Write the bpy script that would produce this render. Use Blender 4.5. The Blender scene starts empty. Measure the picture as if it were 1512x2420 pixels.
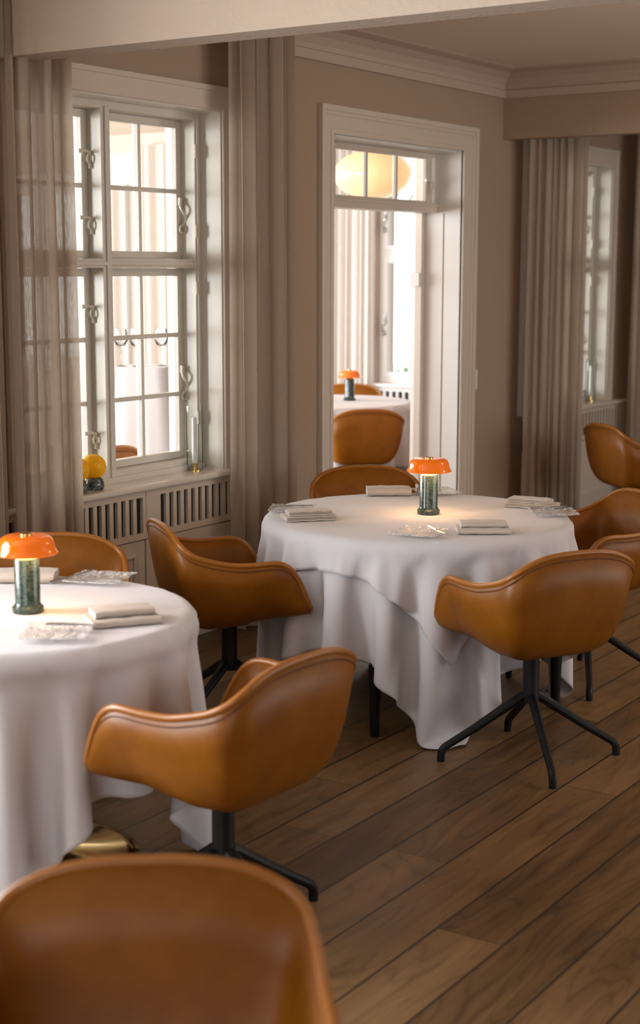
import bpy, bmesh, math, random
import numpy as np
from mathutils import Vector, Matrix, noise
random.seed(5)
PI = math.pi
R = math.radians
scn = bpy.context.scene
C = scn.collection

# ------------------------------------------------------------------ camera
cam_d = bpy.data.cameras.new('camera')
cam = bpy.data.objects.new('camera', cam_d)
C.objects.link(cam)
scn.camera = cam
cam_d.sensor_fit = 'HORIZONTAL'
cam_d.sensor_width = 24.0
cam_d.lens = 3580.0 / 1512.0 * 24.0
cam_d.clip_start = 0.05
cam.location = (0, 0, 1.7)
_p, _y, _r = R(9.2), R(-33.65), R(0.1)
fw = Vector((math.sin(_y) * math.cos(_p), math.cos(_y) * math.cos(_p), -math.sin(_p)))
rt = Vector((math.cos(_y), -math.sin(_y), 0)); up = rt.cross(fw)
rt2 = rt * math.cos(_r) + up * math.sin(_r); up2 = -rt * math.sin(_r) + up * math.cos(_r)
m = Matrix((rt2, up2, -fw)).transposed().to_4x4(); m.translation = cam.location
cam.matrix_world = m
cam_d.dof.use_dof = True
cam_d.dof.focus_distance = 5.75
cam_d.dof.aperture_fstop = 3.0

# ------------------------------------------------------------------ world, light, exposure
w = bpy.data.worlds.new('sky'); scn.world = w
w.use_nodes = True
w.node_tree.nodes['Background'].inputs[0].default_value = (0.93, 0.97, 1.0, 1)
w.node_tree.nodes['Background'].inputs[1].default_value = 3.2

def area(name, loc, rot, sx, sy, power, col):
    l = bpy.data.lights.new(name, 'AREA'); l.shape = 'RECTANGLE'; l.size = sx; l.size_y = sy
    l.energy = power; l.color = col
    o = bpy.data.objects.new(name, l); C.objects.link(o); o.location = loc; o.rotation_euler = rot
    return o
DAY = (0.90, 0.95, 1.0)
# daylight through the sunroom's outer windows, facing +x, plus an added lamp at its windowless front to brighten the reveals
area('daylight_sunroom_side', (-11.2, 4.4, 1.6), (0, R(-90), 0), 2.4, 7.4, 1100, DAY)
area('added_fill_sunroom_front', (-6.6, 0.75, 1.6), (R(90), 0, 0), 3.4, 2.2, 430, DAY)
# daylight through the window on the left wall beside the camera
area('daylight_left_window', (-4.55, 1.25, 1.6), (0, R(-90), 0), 1.6, 2.4, 160, DAY)
# added soft fill lamps at unseen openings behind the camera and on the right
area('added_fill_back', (-0.6, -2.3, 1.55), (R(90), 0, 0), 3.4, 1.7, 8, (0.95, 0.96, 1.0))
area('added_fill_right', (2.95, 7.0, 1.5), (0, R(90), 0), 1.7, 5.0, 30, (1.0, 0.95, 0.88))
scn.view_settings.view_transform = 'Standard'
scn.view_settings.look = 'None'
scn.view_settings.gamma = 1
scn.view_settings.use_curve_mapping = False
scn.view_settings.exposure = 0.0
scn.cycles.use_denoising = True
scn.cycles.max_bounces = 7
scn.cycles.diffuse_bounces = 4
scn.cycles.glossy_bounces = 3
scn.cycles.transmission_bounces = 6
scn.cycles.transparent_max_bounces = 24
scn.cycles.caustics_reflective = False
scn.cycles.caustics_refractive = False
scn.cycles.sample_clamp_indirect = 6

# ------------------------------------------------------------------ materials
def new_mat(name):
    mt = bpy.data.materials.new(name); mt.use_nodes = True
    nt = mt.node_tree
    return mt, nt, nt.nodes['Principled BSDF']
def N(nt, t, **k):
    n = nt.nodes.new(t)
    for a, v in k.items():
        if a.startswith('i_'):
            n.inputs[a[2:].replace('_', ' ')].default_value = v
        else: setattr(n, a, v)
    return n
def plain(name, col, rough=0.5, metal=0.0, bump=0.0, bscale=80, var=0.0, vscale=4, spec=0.5, coat=0, detail=2, bdist=0.002):
    mt, nt, b = new_mat(name)
    b.inputs['Base Color'].default_value = (*col, 1)
    b.inputs['Roughness'].default_value = rough
    b.inputs['Metallic'].default_value = metal
    b.inputs['Specular IOR Level'].default_value = spec
    b.inputs['Coat Weight'].default_value = coat
    tc = N(nt, 'ShaderNodeTexCoord')
    if bump:
        n = N(nt, 'ShaderNodeTexNoise', i_Scale=bscale, i_Detail=detail)
        bp = N(nt, 'ShaderNodeBump', i_Strength=bump, i_Distance=bdist)
        nt.links.new(tc.outputs['Object'], n.inputs['Vector'])
        nt.links.new(n.outputs[0], bp.inputs['Height'])
        nt.links.new(bp.outputs[0], b.inputs['Normal'])
    if var:
        n = N(nt, 'ShaderNodeTexNoise', i_Scale=vscale, i_Detail=5)
        mx = N(nt, 'ShaderNodeMix', data_type='RGBA')
        mx.inputs[6].default_value = (*[c * (1 - var) for c in col], 1)
        mx.inputs[7].default_value = (*[min(1, c * (1 + var)) for c in col], 1)
        nt.links.new(tc.outputs['Object'], n.inputs['Vector'])
        nt.links.new(n.outputs[0], mx.inputs[0])
        nt.links.new(mx.outputs[2], b.inputs['Base Color'])
    return mt

M = {}
M['wall'] = plain('wall_paint', (0.39, 0.285, 0.205), 0.75, bump=0.35, bscale=60, var=0.04, vscale=1.5)
M['plaster'] = plain('beam_plaster', (0.52, 0.415, 0.325), 0.8, bump=0.8, bscale=45, var=0.03, bdist=0.004, detail=4)
M['ceil'] = plain('ceiling_paint', (0.80, 0.70, 0.60), 0.85, bump=0.1)
M['cornice'] = plain('cornice_paint', (0.50, 0.395, 0.32), 0.7, bump=0.1)
M['trim'] = plain('trim_paint', (0.66, 0.575, 0.49), 0.35, bump=0.12, bscale=30)
M['frame'] = plain('window_paint', (0.72, 0.68, 0.61), 0.28, bump=0.15, bscale=25)
M['sill'] = plain('sill_gloss_paint', (0.72, 0.66, 0.58), 0.10, bump=0.08, bscale=9, detail=1)
M['farwall'] = plain('sunroom_wall_paint', (0.62, 0.50, 0.43), 0.8, bump=0.2)
M['white'] = plain('white_paint', (0.78, 0.76, 0.73), 0.35)
M['dark'] = plain('painted_slot_shade', (0.015, 0.013, 0.012), 0.9)  # near-black colour standing in for the shade inside grille slots
M['black'] = plain('black_steel', (0.007, 0.0075, 0.009), 0.42, spec=0.25, bump=0.1, bscale=300)
M['blackwood'] = plain('black_wood', (0.006, 0.006, 0.007), 0.5, spec=0.2)
M['brass'] = plain('polished_brass', (0.62, 0.44, 0.16), 0.10, metal=1, bump=0.25, bscale=2.5, detail=1, bdist=0.02)
M['steel'] = plain('cutlery_steel', (0.50, 0.49, 0.49), 0.22, metal=1)
M['hook'] = plain('painted_hook', (0.70, 0.66, 0.56), 0.35)
M['wax'] = plain('candle_wax', (0.85, 0.82, 0.78), 0.5)
M['darkmetal'] = plain('bronze_handle', (0.12, 0.09, 0.06), 0.4, metal=0.8)
M['cord'] = plain('blind_cord', (0.62, 0.58, 0.52), 0.6)
M['paper'] = None

def leather():
    mt, nt, b = new_mat('cognac_leather')
    tc = N(nt, 'ShaderNodeTexCoord')
    n = N(nt, 'ShaderNodeTexNoise', i_Scale=7, i_Detail=6, i_Roughness=0.62)
    cr = N(nt, 'ShaderNodeValToRGB')
    cr.color_ramp.elements[0].position = 0.25; cr.color_ramp.elements[0].color = (0.178, 0.055, 0.003, 1)
    cr.color_ramp.elements[1].position = 0.8; cr.color_ramp.elements[1].color = (0.295, 0.103, 0.006, 1)
    n2 = N(nt, 'ShaderNodeTexVoronoi', i_Scale=420)
    bp = N(nt, 'ShaderNodeBump', i_Strength=0.12, i_Distance=0.001)
    L = nt.links.new
    L(tc.outputs['Object'], n.inputs['Vector']); L(tc.outputs['Object'], n2.inputs['Vector'])
    L(n.outputs[0], cr.inputs[0]); L(cr.outputs[0], b.inputs['Base Color'])
    L(n2.outputs[0], bp.inputs['Height']); L(bp.outputs[0], b.inputs['Normal'])
    b.inputs['Roughness'].default_value = 0.42
    b.inputs['Specular IOR Level'].default_value = 0.28
    return mt
M['leather'] = leather()
M['welt'] = plain('leather_welt', (0.32, 0.112, 0.014), 0.33)
M['seam'] = plain('leather_seam', (0.13, 0.038, 0.008), 0.6)

def fabric(name, col, rough=0.9, scale=900, sub=0.0):
    mt, nt, b = new_mat(name)
    tc = N(nt, 'ShaderNodeTexCoord')
    wv = N(nt, 'ShaderNodeTexNoise', i_Scale=scale, i_Detail=1)
    bp = N(nt, 'ShaderNodeBump', i_Strength=0.15, i_Distance=0.001)
    nt.links.new(tc.outputs['Object'], wv.inputs['Vector'])
    nt.links.new(wv.outputs[0], bp.inputs['Height']); nt.links.new(bp.outputs[0], b.inputs['Normal'])
    b.inputs['Base Color'].default_value = (*col, 1)
    b.inputs['Roughness'].default_value = rough
    b.inputs['Sheen Weight'].default_value = 0.15
    b.inputs['Specular IOR Level'].default_value = 0.25
    return mt
M['linen'] = fabric('white_table_linen', (0.615, 0.59, 0.61))
M['napkin'] = fabric('napkin_linen', (0.50, 0.43, 0.375))

def sheer(name, col, dens, scale=(240, 240, 14)):
    mt, nt, b = new_mat(name)
    nt.nodes.remove(b)
    out = nt.nodes['Material Output']
    tc = N(nt, 'ShaderNodeTexCoord')
    mp = N(nt, 'ShaderNodeMapping'); mp.inputs['Scale'].default_value = scale
    n = N(nt, 'ShaderNodeTexNoise', i_Scale=1.0, i_Detail=3)
    mr = N(nt, 'ShaderNodeMapRange'); mr.inputs[1].default_value = 0.3; mr.inputs[2].default_value = 0.7
    mr.inputs[3].default_value = dens[0]; mr.inputs[4].default_value = dens[1]
    df = N(nt, 'ShaderNodeBsdfDiffuse'); df.inputs[0].default_value = (*col, 1)
    tl = N(nt, 'ShaderNodeBsdfTranslucent'); tl.inputs[0].default_value = (*[c * 0.95 for c in col], 1)
    tr = N(nt, 'ShaderNodeBsdfTransparent')
    m1 = N(nt, 'ShaderNodeMixShader'); m1.inputs[0].default_value = 0.35
    m2 = N(nt, 'ShaderNodeMixShader')
    L = nt.links.new
    L(tc.outputs['Object'], mp.inputs[0]); L(mp.outputs[0], n.inputs['Vector']); L(n.outputs[0], mr.inputs[0])
    L(df.outputs[0], m1.inputs[1]); L(tl.outputs[0], m1.inputs[2])
    L(mr.outputs[0], m2.inputs[0]); L(tr.outputs[0], m2.inputs[1]); L(m1.outputs[0], m2.inputs[2])
    L(m2.outputs[0], out.inputs[0])
    return mt
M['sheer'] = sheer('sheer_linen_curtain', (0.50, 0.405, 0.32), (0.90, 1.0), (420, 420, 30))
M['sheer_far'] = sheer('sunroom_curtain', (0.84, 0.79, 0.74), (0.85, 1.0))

def glassy(name, tint, refl, bump=0.0, bscale=40, rough=0.02):
    mt, nt, b = new_mat(name)
    nt.nodes.remove(b)
    out = nt.nodes['Material Output']
    tr = N(nt, 'ShaderNodeBsdfTransparent'); tr.inputs[0].default_value = (*tint, 1)
    gl = N(nt, 'ShaderNodeBsdfGlossy'); gl.inputs['Roughness'].default_value = rough
    lw = N(nt, 'ShaderNodeLayerWeight'); lw.inputs[0].default_value = refl
    mx = N(nt, 'ShaderNodeMixShader')
    L = nt.links.new
    if bump:
        tc = N(nt, 'ShaderNodeTexCoord')
        n = N(nt, 'ShaderNodeTexNoise', i_Scale=bscale, i_Detail=2)
        bp = N(nt, 'ShaderNodeBump', i_Strength=bump, i_Distance=0.01)
        L(tc.outputs['Object'], n.inputs['Vector']); L(n.outputs[0], bp.inputs['Height'])
        L(bp.outputs[0], gl.inputs['Normal']); L(bp.outputs[0], lw.inputs['Normal'])
    L(lw.outputs['Fresnel'], mx.inputs[0]); L(tr.outputs[0], mx.inputs[1]); L(gl.outputs[0], mx.inputs[2])
    L(mx.outputs[0], out.inputs[0])
    return mt
M['pane'] = glassy('window_glass', (0.97, 0.985, 0.975), 0.12)
M['clear'] = glassy('clear_glass', (0.97, 0.98, 0.98), 0.10)
def plate_mat():
    mt, nt, b = new_mat('textured_plate_glass')
    out = nt.nodes['Material Output']
    b.inputs['Base Color'].default_value = (0.85, 0.84, 0.84, 1); b.inputs['Roughness'].default_value = 0.06
    b.inputs['Specular IOR Level'].default_value = 1.0
    tc = N(nt, 'ShaderNodeTexCoord'); n = N(nt, 'ShaderNodeTexNoise', i_Scale=70, i_Detail=2)
    bp = N(nt, 'ShaderNodeBump', i_Strength=0.9, i_Distance=0.01)
    tr = N(nt, 'ShaderNodeBsdfTransparent'); tr.inputs[0].default_value = (0.93, 0.92, 0.92, 1)
    mr = N(nt, 'ShaderNodeMapRange'); mr.inputs[1].default_value = 0.35; mr.inputs[2].default_value = 0.7; mr.inputs[3].default_value = 0.12; mr.inputs[4].default_value = 0.75
    mx = N(nt, 'ShaderNodeMixShader'); L = nt.links.new
    L(tc.outputs['Object'], n.inputs['Vector']); L(n.outputs[0], bp.inputs['Height']); L(bp.outputs[0], b.inputs['Normal'])
    L(n.outputs[0], mr.inputs[0]); L(mr.outputs[0], mx.inputs[0]); L(tr.outputs[0], mx.inputs[1]); L(b.outputs[0], mx.inputs[2]); L(mx.outputs[0], out.inputs[0])
    return mt
M['plate'] = plate_mat()
M['stem'] = glassy('wine_glass_crystal', (0.97, 0.98, 0.99), 0.22)
def amber_mat():
    mt, nt, b = new_mat('ribbed_amber_glass')
    out = nt.nodes['Material Output']
    b.inputs['Base Color'].default_value = (0.85, 0.58, 0.05, 1)
    b.inputs['Roughness'].default_value = 0.07
    tr = N(nt, 'ShaderNodeBsdfTransparent'); tr.inputs[0].default_value = (1.0, 0.86, 0.36, 1)
    tl = N(nt, 'ShaderNodeBsdfTranslucent'); tl.inputs[0].default_value = (1.0, 0.76, 0.14, 1)
    m1 = N(nt, 'ShaderNodeMixShader'); m1.inputs[0].default_value = 0.35
    mx = N(nt, 'ShaderNodeMixShader'); mx.inputs[0].default_value = 0.38; L = nt.links.new
    L(tr.outputs[0], m1.inputs[1]); L(tl.outputs[0], m1.inputs[2])
    L(m1.outputs[0], mx.inputs[1]); L(b.outputs[0], mx.inputs[2]); L(mx.outputs[0], out.inputs[0])
    return mt
M['amber'] = amber_mat()
def marble(name, c0, c1, scale):
    mt, nt, b = new_mat(name)
    tc = N(nt, 'ShaderNodeTexCoord')
    n = N(nt, 'ShaderNodeTexNoise', i_Scale=scale, i_Detail=8, i_Roughness=0.7, i_Distortion=1.6)
    cr = N(nt, 'ShaderNodeValToRGB')
    cr.color_ramp.elements[0].position = 0.42; cr.color_ramp.elements[0].color = (*c0, 1)
    cr.color_ramp.elements[1].position = 0.68; cr.color_ramp.elements[1].color = (*c1, 1)
    nt.links.new(tc.outputs['Object'], n.inputs['Vector']); nt.links.new(n.outputs[0], cr.inputs[0])
    nt.links.new(cr.outputs[0], b.inputs['Base Color'])
    b.inputs['Roughness'].default_value = 0.16
    return mt
M['gmarble'] = marble('green_marble', (0.016, 0.032, 0.027), (0.085, 0.115, 0.095), 40)
M['bmarble'] = marble('dark_marble', (0.018, 0.025, 0.028), (0.22, 0.25, 0.25), 26)
def glow(name, col, strength, base):
    mt, nt, b = new_mat(name)
    b.inputs['Base Color'].default_value = (*base, 1)
    b.inputs['Roughness'].default_value = 0.08
    b.inputs['Coat Weight'].default_value = 0.2
    b.inputs['Emission Color'].default_value = (*col, 1)
    b.inputs['Emission Strength'].default_value = strength
    return mt
M['shade'] = glow('lit_orange_glass', (1.0, 0.20, 0.006), 0.30, (0.66, 0.11, 0.003))
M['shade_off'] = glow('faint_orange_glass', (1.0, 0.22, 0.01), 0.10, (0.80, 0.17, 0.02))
M['shade_in'] = glow('lit_inner_glass', (1.0, 0.66, 0.34), 9.0, (0.85, 0.62, 0.36))
M['shade_in_off'] = plain('opal_inner_glass', (0.85, 0.45, 0.2), 0.4)
M['bulb'] = glow('warm_bulb', (1.0, 0.60, 0.16), 2.6, (0.9, 0.6, 0.2))
M['lantern'] = glow('paper_lantern', (1.0, 0.68, 0.34), 0.62, (0.85, 0.60, 0.34))
M['leaf'] = plain('leaf_green', (0.16, 0.30, 0.07), 0.5, var=0.3)
M['ground'] = plain('pale_gravel', (0.55, 0.53, 0.48), 0.9, var=0.1)

def floor_mat():
    mt, nt, b = new_mat('oak_planks')
    L = nt.links.new
    tc = N(nt, 'ShaderNodeTexCoord')
    sp = N(nt, 'ShaderNodeSeparateXYZ'); L(tc.outputs['Object'], sp.inputs[0])
    def mth(op, a, bv=None, cl=False):
        n = N(nt, 'ShaderNodeMath', operation=op); n.use_clamp = cl
        for i, v in enumerate((a, bv)):
            if v is None: continue
            if isinstance(v, (int, float)): n.inputs[i].default_value = v
            else: L(v, n.inputs[i])
        return n.outputs[0]
    W = 0.1896
    u = mth('DIVIDE', mth('ADD', sp.outputs['X'], 1.238 + W * 60), W)
    idx = mth('FLOOR', u)
    fr = mth('FRACT', u)
    edge = mth('MINIMUM', fr, mth('SUBTRACT', 1.0, fr))
    gap = mth('LESS_THAN', edge, 0.021)
    wn = N(nt, 'ShaderNodeTexWhiteNoise', noise_dimensions='1D'); L(idx, wn.inputs['W'])
    yy = mth('DIVIDE', mth('ADD', sp.outputs['Y'], mth('MULTIPLY', wn.outputs['Value'], 2.3)), 2.3)
    yi = mth('FLOOR', yy); yf = mth('FRACT', yy)
    ends = mth('LESS_THAN', yf, 0.0014)
    wn2 = N(nt, 'ShaderNodeTexWhiteNoise', noise_dimensions='2D')
    cb = N(nt, 'ShaderNodeCombineXYZ'); L(idx, cb.inputs[0]); L(yi, cb.inputs[1]); L(cb.outputs[0], wn2.inputs['Vector'])
    # grain coordinates, shifted per board
    cg = N(nt, 'ShaderNodeCombineXYZ')
    L(mth('MULTIPLY', sp.outputs['X'], 22.0), cg.inputs[0])
    L(mth('ADD', mth('MULTIPLY', sp.outputs['Y'], 1.3), mth('MULTIPLY', wn2.outputs['Value'], 40.0)), cg.inputs[1])
    L(mth('MULTIPLY', wn2.outputs['Value'], 9.0), cg.inputs[2])
    g1 = N(nt, 'ShaderNodeTexNoise', i_Scale=1.0, i_Detail=8, i_Roughness=0.62, i_Distortion=0.7); L(cg.outputs[0], g1.inputs['Vector'])
    cg2 = N(nt, 'ShaderNodeCombineXYZ')
    L(mth('MULTIPLY', sp.outputs['X'], 6.0), cg2.inputs[0])
    L(mth('ADD', mth('MULTIPLY', sp.outputs['Y'], 1.1), mth('MULTIPLY', wn2.outputs['Value'], 60.0)), cg2.inputs[1])
    g2 = N(nt, 'ShaderNodeTexNoise', i_Scale=1.0, i_Detail=2, i_Distortion=0.4); L(cg2.outputs[0], g2.inputs['Vector'])
    rings = mth('FRACT', mth('MULTIPLY', g2.outputs[0], 13.0))
    ring = mth('POWER', mth('ABSOLUTE', mth('SUBTRACT', mth('MULTIPLY', rings, 2.0), 1.0)), 5.0)
    g3 = N(nt, 'ShaderNodeTexNoise', i_Scale=1.6, i_Detail=3); L(tc.outputs['Object'], g3.inputs['Vector'])
    v = mth('ADD', mth('MULTIPLY', g1.outputs[0], 0.42), mth('MULTIPLY', wn2.outputs['Value'], 0.18))
    v = mth('ADD', v, mth('MULTIPLY', g3.outputs[0], 0.34))
    v = mth('SUBTRACT', v, mth('MULTIPLY', ring, 0.10))
    cr = N(nt, 'ShaderNodeValToRGB')
    e = cr.color_ramp.elements
    e[0].position = 0.28; e[0].color = (0.070, 0.035, 0.012, 1)
    e[1].position = 0.66; e[1].color = (0.285, 0.165, 0.070, 1)
    k = e.new(0.46); k.color = (0.168, 0.092, 0.036, 1)
    L(v, cr.inputs[0])
    mx = N(nt, 'ShaderNodeMix', data_type='RGBA'); L(mth('MAXIMUM', gap, ends), mx.inputs[0])
    L(cr.outputs[0], mx.inputs[6]); mx.inputs[7].default_value = (0.030, 0.018, 0.010, 1)
    L(mx.outputs[2], b.inputs['Base Color'])
    rr = N(nt, 'ShaderNodeMapRange'); rr.inputs[3].default_value = 0.30; rr.inputs[4].default_value = 0.52
    L(g1.outputs[0], rr.inputs[0]); L(rr.outputs[0], b.inputs['Roughness'])
    bp = N(nt, 'ShaderNodeBump', i_Strength=0.35, i_Distance=0.002)
    L(mth('SUBTRACT', mth('MULTIPLY', g1.outputs[0], 0.4), mth('MULTIPLY', mth('MAXIMUM', gap, ends), 1.0)), bp.inputs['Height'])
    L(bp.outputs[0], b.inputs['Normal'])
    return mt
M['floor'] = floor_mat()

# ------------------------------------------------------------------ mesh helpers
def box(bm, x0, x1, y0, y1, z0, z1, mi=0):
    e = ((len(bm.verts) // 8) % 9) * 1.2e-4          # keeps crossing members from sharing a plane
    x0 -= e; x1 += e; y0 -= e; y1 += e; z0 -= e; z1 += e
    vs = [bm.verts.new((x, y, z)) for x in (x0, x1) for y in (y0, y1) for z in (z0, z1)]
    for f in ((0, 1, 3, 2), (4, 6, 7, 5), (0, 4, 5, 1), (2, 3, 7, 6), (0, 2, 6, 4), (1, 5, 7, 3)):
        fc = bm.faces.new([vs[i] for i in f]); fc.material_index = mi
    return vs
def cbox(bm, c, s):
    return box(bm, c[0] - s[0] / 2, c[0] + s[0] / 2, c[1] - s[1] / 2, c[1] + s[1] / 2, c[2] - s[2] / 2, c[2] + s[2] / 2)
def lathe(bm, prof, seg=32, cx=0, cy=0, cz=0, cap=True):
    rings = []
    for r, z in prof:
        if r < 1e-6: rings.append([bm.verts.new((cx, cy, cz + z))])
        else: rings.append([bm.verts.new((cx + r * math.cos(2 * PI * i / seg), cy + r * math.sin(2 * PI * i / seg), cz + z)) for i in range(seg)])
    for a, b in zip(rings, rings[1:]):
        for i in range(seg):
            j = (i + 1) % seg
            if len(a) == 1 and len(b) > 1: bm.faces.new((a[0], b[i], b[j]))
            elif len(b) == 1 and len(a) > 1: bm.faces.new((a[i], b[0], a[j]))
            elif len(a) > 1: bm.faces.new((a[i], b[i], b[j], a[j]))
    if cap:
        if len(rings[0]) > 1: bm.faces.new(rings[0][::-1])
        if len(rings[-1]) > 1: bm.faces.new(rings[-1])
def tube(bm, pts, rad, seg=10, closed=False):
    pts = [Vector(p) for p in pts]; n = len(pts)
    rads = rad if isinstance(rad, (list, tuple)) else [rad] * n
    prev = None; rings = []
    for i in range(n):
        if closed: t = pts[(i + 1) % n] - pts[i - 1]
        else: t = pts[min(i + 1, n - 1)] - pts[max(i - 1, 0)]
        t.normalize()
        if prev is None:
            a = Vector((0, 0, 1)) if abs(t.z) < 0.9 else Vector((1, 0, 0))
            u = t.cross(a).normalized()
        else:
            u = (prev - t * prev.dot(t)).normalized()
        prev = u; v = t.cross(u)
        rings.append([bm.verts.new(pts[i] + (u * math.cos(2 * PI * k / seg) + v * math.sin(2 * PI * k / seg)) * rads[i]) for k in range(seg)])
    m_ = n if closed else n - 1
    for i in range(m_):
        a, b = rings[i], rings[(i + 1) % n]
        for k in range(seg):
            l = (k + 1) % seg
            bm.faces.new((a[k], a[l], b[l], b[k]))
    if not closed:
        bm.faces.new(rings[0][::-1]); bm.faces.new(rings[-1])
def finish(name, bm, mat, parent=None, smooth=False, bevel=0.0, sm_ang=35):
    bmesh.ops.recalc_face_normals(bm, faces=bm.faces[:])
    me = bpy.data.meshes.new(name); bm.to_mesh(me); bm.free()
    for mt in (mat if isinstance(mat, (list, tuple)) else [mat]): me.materials.append(mt)
    o = bpy.data.objects.new(name, me); C.objects.link(o)
    if parent is not None: o.parent = parent
    if smooth:
        me.polygons.foreach_set('use_smooth', [True] * len(me.polygons))
        me.set_sharp_from_angle(angle=R(sm_ang)) if sm_ang else None
    if bevel:
        md = o.modifiers.new('bevel', 'BEVEL'); md.width = bevel; md.segments = 2; md.limit_method = 'ANGLE'
    return o
def B(name, boxes, mat, parent=None, bevel=0.0):
    bm = bmesh.new()
    for b_ in boxes: box(bm, *b_)
    return finish(name, bm, mat, parent, bevel=bevel)
def struct(o, label=None):
    o['kind'] = 'structure'
    if label: o['label'] = label
    return o
def tag(o, label, cat, group=None):
    o['label'] = label; o['category'] = cat
    if group: o['group'] = group
    return o
def thing(name, label, cat, loc=(0, 0, 0), rz=0.0, group=None):
    o = bpy.data.objects.new(name, None); C.objects.link(o)
    o.location = loc; o.rotation_euler = (0, 0, rz); o.empty_display_size = 0.1
    return tag(o, label, cat, group)
def dup(root, loc, rz, label, group=None):
    r = root.copy(); C.objects.link(r); r.location = loc; r.rotation_euler = (0, 0, rz)
    r['label'] = label
    if group: r['group'] = group
    for ch in list(root.children):
        c = ch.copy(); C.objects.link(c); c.parent = r
        for g in list(ch.children):
            d = g.copy(); C.objects.link(d); d.parent = c
    return r

# ------------------------------------------------------------------ room shell
WX, WB = -4.30, -4.62                    # room face and far face of the left wall
ZC = 2.86
struct(B('floor', [(-13, 3.0, -2.4, 12.0, -0.1, 0.0)], M['floor']))
struct(B('ceiling', [(-13, 3.0, -2.4, 12.0, ZC, ZC + 0.1)], M['ceil']))
# left wall with its openings: (y0, y1, z0, z1)
W1 = (4.325, 5.64); W2 = (8.805, 10.12); DR = (6.555, 7.93); W0 = (0.0, 2.5)
wl = [(-2.4, W0[0], 0, ZC), (W0[1], W1[0], 0, ZC), (W1[1], DR[0], 0, ZC), (DR[1], W2[0], 0, ZC), (W2[1], 12.0, 0, ZC)]
for a, z0, z1 in ((W0, 0.75, 2.4), (W1, 0.73, 2.4), (W2, 0.73, 2.4), (DR, 0.0, 2.36)):
    if z0 > 0: wl.append((a[0], a[1], 0, z0))
    wl.append((a[0], a[1], z1, ZC))
struct(B('wall_left', [(WB, WX, a, b, c, d) for a, b, c, d in wl], M['wall']))
struct(B('wall_end', [(WX, 3.0, 11.2, 11.35, 0, ZC)], M['wall']))
struct(B('wall_right', [(3.0, 3.12, -2.4, 12, 0, 0.6), (3.0, 3.12, -2.4, 12, 2.4, ZC), (3.0, 3.12, -2.4, 4.4, 0.6, 2.4), (3.0, 3.12, 9.6, 12, 0.6, 2.4)], M['wall']))
struct(B('wall_back', [(-4.3, 3.0, -2.52, -2.4, 0, 0.6), (-4.3, 3.0, -2.52, -2.4, 2.45, ZC), (-4.3, -2.4, -2.52, -2.4, 0.6, 2.45), (1.2, 3.0, -2.52, -2.4, 0.6, 2.45)], M['wall']))
# sunroom shell beyond the left wall
YF = 10.6
fw_ = [(-12, -10.75, 0, ZC), (-9.62, -6.52, 0, ZC), (-5.35, WB, 0, ZC)]
for a, b in ((-10.75, -9.62), (-6.52, -5.35)):
    fw_ += [(a, b, 0, 0.73), (a, b, 2.45, ZC)]
struct(B('wall_sunroom_end', [(a, b, YF, YF + 0.3, c, d) for a, b, c, d in fw_], M['farwall']))
struct(B('wall_sunroom_side', [(-12.1, -12.0, -2.4, 12, 0, ZC)], M['farwall']))
struct(B('wall_sunroom_front', [(-12, WB, 0.4, 0.5, 0, ZC)], M['farwall']))

# beams
struct(B('trim_1', [(-4.3, 3.0, 4.165, 4.315, 2.462, ZC)], M['plaster']), 'plastered ceiling beam across the top of the picture')
struct(B('trim_2', [(-4.3, 3.0, 8.45, 8.54, 2.462, ZC)], M['wall']), 'brown painted beam beyond the door')

def cornice_profile():
    # (distance out from wall, z)
    return [(0.0, 2.70), (0.022, 2.70), (0.026, 2.722), (0.030, 2.745), (0.016, 2.752), (0.020, 2.775), (0.045, 2.81), (0.085, 2.838), (0.14, 2.852), (0.15, ZC), (0.0, ZC)]
def cornice(name, along, a0, a1, base, sgn, label):
    bm = bmesh.new(); pr = cornice_profile(); rings = []
    for t in (a0, a1):
        ring = []
        for d, z in pr:
            if along == 'y':
                tt = t - (d if t == a1 else -d) ; ring.append(bm.verts.new((base + d * sgn, tt, z)))
            else:
                tt = t + d if t == a0 else t; ring.append(bm.verts.new((tt, base + d * sgn, z)))
        rings.append(ring)
    n = len(pr)
    for i in range(n): bm.faces.new((rings[0][i], rings[0][(i + 1) % n], rings[1][(i + 1) % n], rings[1][i]))
    return struct(finish(name, bm, M['cornice']), label)
cornice('trim_3', 'y', 4.315, 8.45, WX, 1, 'moulded cornice along the left wall')
cornice('trim_4', 'x', WX, 3.0, 8.45, -1, 'moulded cornice along the far beam')

def base_board(name, segs):
    bx = []
    for a, b in segs:
        bx.append((WX, WX + 0.018, a, b, 0, 0.115)); bx.append((WX, WX + 0.010, a, b, 0.115, 0.135))
    return struct(B(name, bx, M['trim'], bevel=0.003))
base_board('baseboard_left', [(5.97, 6.43), (8.095, 8.80), (10.45, 11.2)])

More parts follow.
